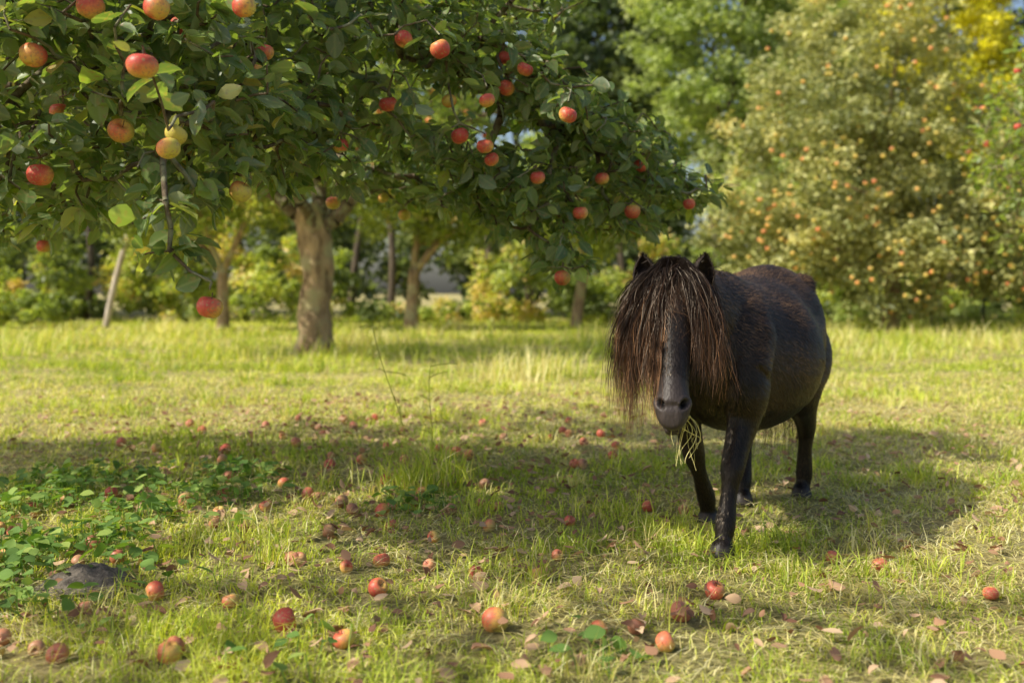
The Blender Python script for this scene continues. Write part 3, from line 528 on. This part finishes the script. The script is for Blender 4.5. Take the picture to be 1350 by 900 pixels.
ev=np.array(ev); kk=rng.integers(0,len(ev),2600); e0=ev[kk]; ed=nrm(up*.9+rng.normal(0,.45,(2600,3)))*rng.uniform(.008,.02,2600)[:,None]; t=np.array([0,.5,1.])[None,:,None]; SP=e0[:,None]+ed[:,None]*t; v,f=ribbons(SP,np.tile([.0013,.001,.0003],(2600,1))); mk('ear_hair',v,f,M_fur,{'tip':np.repeat(rng.beta(2,3,2600),6)},pony)
L_=[]
for sg in (-1,1):
    c0=H0+ha*Lh*.27+hw_*.081*sg+hn*.004; t_=np.linspace(-1,1,12); r_=.019*np.sqrt(np.maximum(1-t_**2,.001)); L_.append(tube(c0+ha[None]*(.019*t_)[:,None],r_,r_,hw_,20))
v,f=joinVF(L_); m,nt,N,L=newmat('eye_gloss'); p=N.new('ShaderNodeBsdfPrincipled'); p.inputs['Base Color'].default_value=(.008,.005,.004,1); p.inputs['Roughness'].default_value=.08; oo=N.new('ShaderNodeOutputMaterial'); L.new(p.outputs[0],oo.inputs[0]); mk('eyes',v,f,m,None,pony)
K=18; tb=np.linspace(0,1,K)
def bez(c): 
    t=tb[None,:,None]; return c[0][:,None]*(1-t)**3+3*c[1][:,None]*t*(1-t)**2+3*c[2][:,None]*t*t*(1-t)+c[3][:,None]*t**3
HP=[];HC=[]
def lock(root,c1,c2,tip,n,sr,st,redness,wave=.009):
    g=rng.normal(0,1,(n,3)); g2=rng.normal(0,1,(n,3)); k_=rng.uniform(.55,1.14,n)[:,None]
    tp=root+(tip-root)*k_
    S=bez([root+g*sr,c1+g*sr*1.2,c2+(c2-root)*(k_-1)*.5+g*(sr+st)*.5,tp+g2*st])
    ph=rng.uniform(0,6.28); am=wave*rng.uniform(.3,1.6,n)[:,None]; S=S+hw_[None,None]*(np.sin(tb[None]*rng.uniform(6,14)+ph)*am*tb[None])[...,None]+np.array([0,1,0])*(np.cos(tb[None]*9+ph)*am*tb[None]*.6)[...,None]
    ph2=rng.uniform(0,6.28,(n,1)); S+=hw_*(np.sin(tb[None]*rng.uniform(10,24,(n,1))+ph2)*.0038*tb[None])[...,None]
    S+=rng.normal(0,.0009,S.shape)*tb[None,:,None]
    HP.append(S); HC.append(np.clip(tb[None]**2.1*redness*rng.uniform(.2,1.25,n)[:,None]+rng.uniform(0,.20,n)[:,None],0,1))
for k_ in range(250):
    z_=rng.random()
    if z_<.66: s_=-rng.uniform(.038,.170); ln_=rng.uniform(.25,.47)-max(0,abs(s_)-.12)*1.3; red_=rng.uniform(.35,1.1)  # left locks: rufous tips, reddened further to paint the sun on them
    elif z_<.79: s_=rng.uniform(-.04,.045); ln_=rng.uniform(.08,.20); red_=.45
    else: s_=rng.uniform(.06,.13); ln_=rng.uniform(.2,.37); red_=rng.uniform(.3,.9)
    cf=1-min(abs(s_)/.17,1)*.6; qd=nrm(ha*cf-up*(1-cf)); rt=H0+hw_*rng.uniform(-.035,.035)+up*rng.uniform(.004,.026)-hn*rng.uniform(-.01,.05)
    lay=rng.uniform(.030,.080); bl=rng.uniform(1.0,1.3)
    lock(rt,H0+hw_*s_*rng.uniform(.3,.65)+qd*.05+hn*lay+up*.015,H0+hw_*s_*bl+qd*ln_*.5+hn*lay,H0+hw_*(s_*rng.uniform(.78,1.1)+rng.normal(0,.008))+qd*ln_+hn*(lay-.03),int(rng.integers(25,60)),.005,rng.uniform(.005,.020),red_)
for k_ in range(130):
    f_=rng.random(); cr=PL(np.array([.28+f_*(pollL[0]-.32),0,.850+.02*f_])); sd=-1 if rng.random()<.85 else 1
    out=rng.uniform(.08,.15) if sd<0 else rng.uniform(.06,.09); ln_=rng.uniform(.2,.36)
    lock(cr,cr+lf*sd*out*.7+up*.03,cr+lf*sd*out*1.1-up*ln_*.5,cr+lf*sd*out*1.0-up*ln_+fw*.03,45,.006,.010,.6)
S=np.concatenate(HP); C_=np.concatenate(HC)
rel=S-H0; t_=(rel@ha)/Lh; hwi=np.interp(t_,hs[:,0],hs[:,1])+.006; hdi=np.interp(t_,hs[:,0],hs[:,2])+.006; ex_=(rel@hw_)/hwi; cz=.055-(hdi-.006); ez=((rel@hn)-cz)/hdi; rr_=np.sqrt(ex_**2+ez**2)+1e-6; ins=(rr_<1)&(t_>0)&(t_<1.0); kf=np.where(ins,1/rr_-1,0); S=S+hw_*(ex_*hwi*kf)[...,None]+hn*(ez*hdi*kf)[...,None]
wd=np.tile(np.interp(tb,[0,.7,1],[.0013,.0011,.0003]),(len(S),1)); v,f=ribbons(S,wd)
M_mane=attrmat('mane_hair','tip',[(0,(.007,.005,.0045)),(.22,(.022,.013,.009)),(.45,(.062,.030,.016)),(.7,(.17,.078,.034)),(1,(.42,.21,.09))],.42,.4,(1,.85,.7))
mk('mane',v,f,M_mane,{'tip':np.repeat(C_.ravel(),2)},pony)
HP=[];HC=[]
for k_ in range(50):
    rt=PL(np.array([-.455,rng.normal(0,.015),.80])); sx=rng.normal(0,.035); lock(rt,rt-fw*.07+up*.02,rt-fw*.07-up*.3+lf*sx,rt+fw*.0-up*rng.uniform(.45,.62)+lf*sx*1.3,45,.008,.014,.4,.01)
S=np.concatenate(HP); C_=np.concatenate(HC); wd=np.tile(np.interp(tb,[0,.7,1],[.0016,.0013,.0004]),(len(S),1)); v,f=ribbons(S,wd); mk('tail',v,f,M_mane,{'tip':np.repeat(C_.ravel(),2)},pony)
HP=[]
mo=H0+ha*Lh*.96+hw_*.040-hn*.027
for k_ in range(18):
    e_=mo+hw_*rng.uniform(-.05,.03)-up*rng.uniform(.03,.15)+np.array([0,rng.normal(0,.03),0]); g=mo+rng.normal(0,.006,3); t=tb[:,None]
    HP.append(g*(1-t)+e_*t+hw_*(.016*np.sin(t*rng.uniform(2,7))*rng.normal()))
HP=np.array(HP); v,f=ribbons(HP,np.full(HP.shape[:2],.0016)); mk('hay',v,f,M_grass,{'rnd':np.full(len(v),.5),'dry':np.full(len(v),.95)},pony)
# ---------------------------------------------------------------- light, sky, camera
el=math.radians(43); s=nrm(np.array([-.92,-.38])); sv=Vector((s[0]*math.cos(el),s[1]*math.cos(el),math.sin(el)))
ld=bpy.data.lights.new('sun','SUN'); ld.energy=5; ld.angle=math.radians(.5); ld.color=(1,.94,.79); lo=bpy.data.objects.new('sun',ld); sc.collection.objects.link(lo); lo.rotation_euler=sv.to_track_quat('Z','Y').to_euler(); lo.location=(-20,0,20)
w=bpy.data.worlds.new('World'); sc.world=w; w.use_nodes=True; nt=w.node_tree; bg=nt.nodes['Background']; sk=nt.nodes.new('ShaderNodeTexSky'); sk.sky_type='NISHITA'; sk.sun_disc=False; sk.sun_elevation=el; sk.sun_rotation=math.atan2(s[0],s[1])%(2*math.pi); sk.dust_density=3; sk.air_density=1.0; sk.ozone_density=.6; nt.links.new(sk.outputs[0],bg.inputs[0]); bg.inputs[1].default_value=.15
cd=bpy.data.cameras.new('camera'); cd.lens=35; cd.sensor_width=36; cd.shift_y=-65/1350; cd.clip_end=1500; cd.clip_start=.05
cd.dof.use_dof=True; cd.dof.focus_distance=2.95; cd.dof.aperture_fstop=2.2
co_=bpy.data.objects.new('camera',cd); sc.collection.objects.link(co_); co_.location=(0,0,.8); co_.rotation_euler=(math.radians(90),0,0); sc.camera=co_
sc.view_settings.view_transform='Standard'; sc.view_settings.look='None'; sc.view_settings.exposure=0
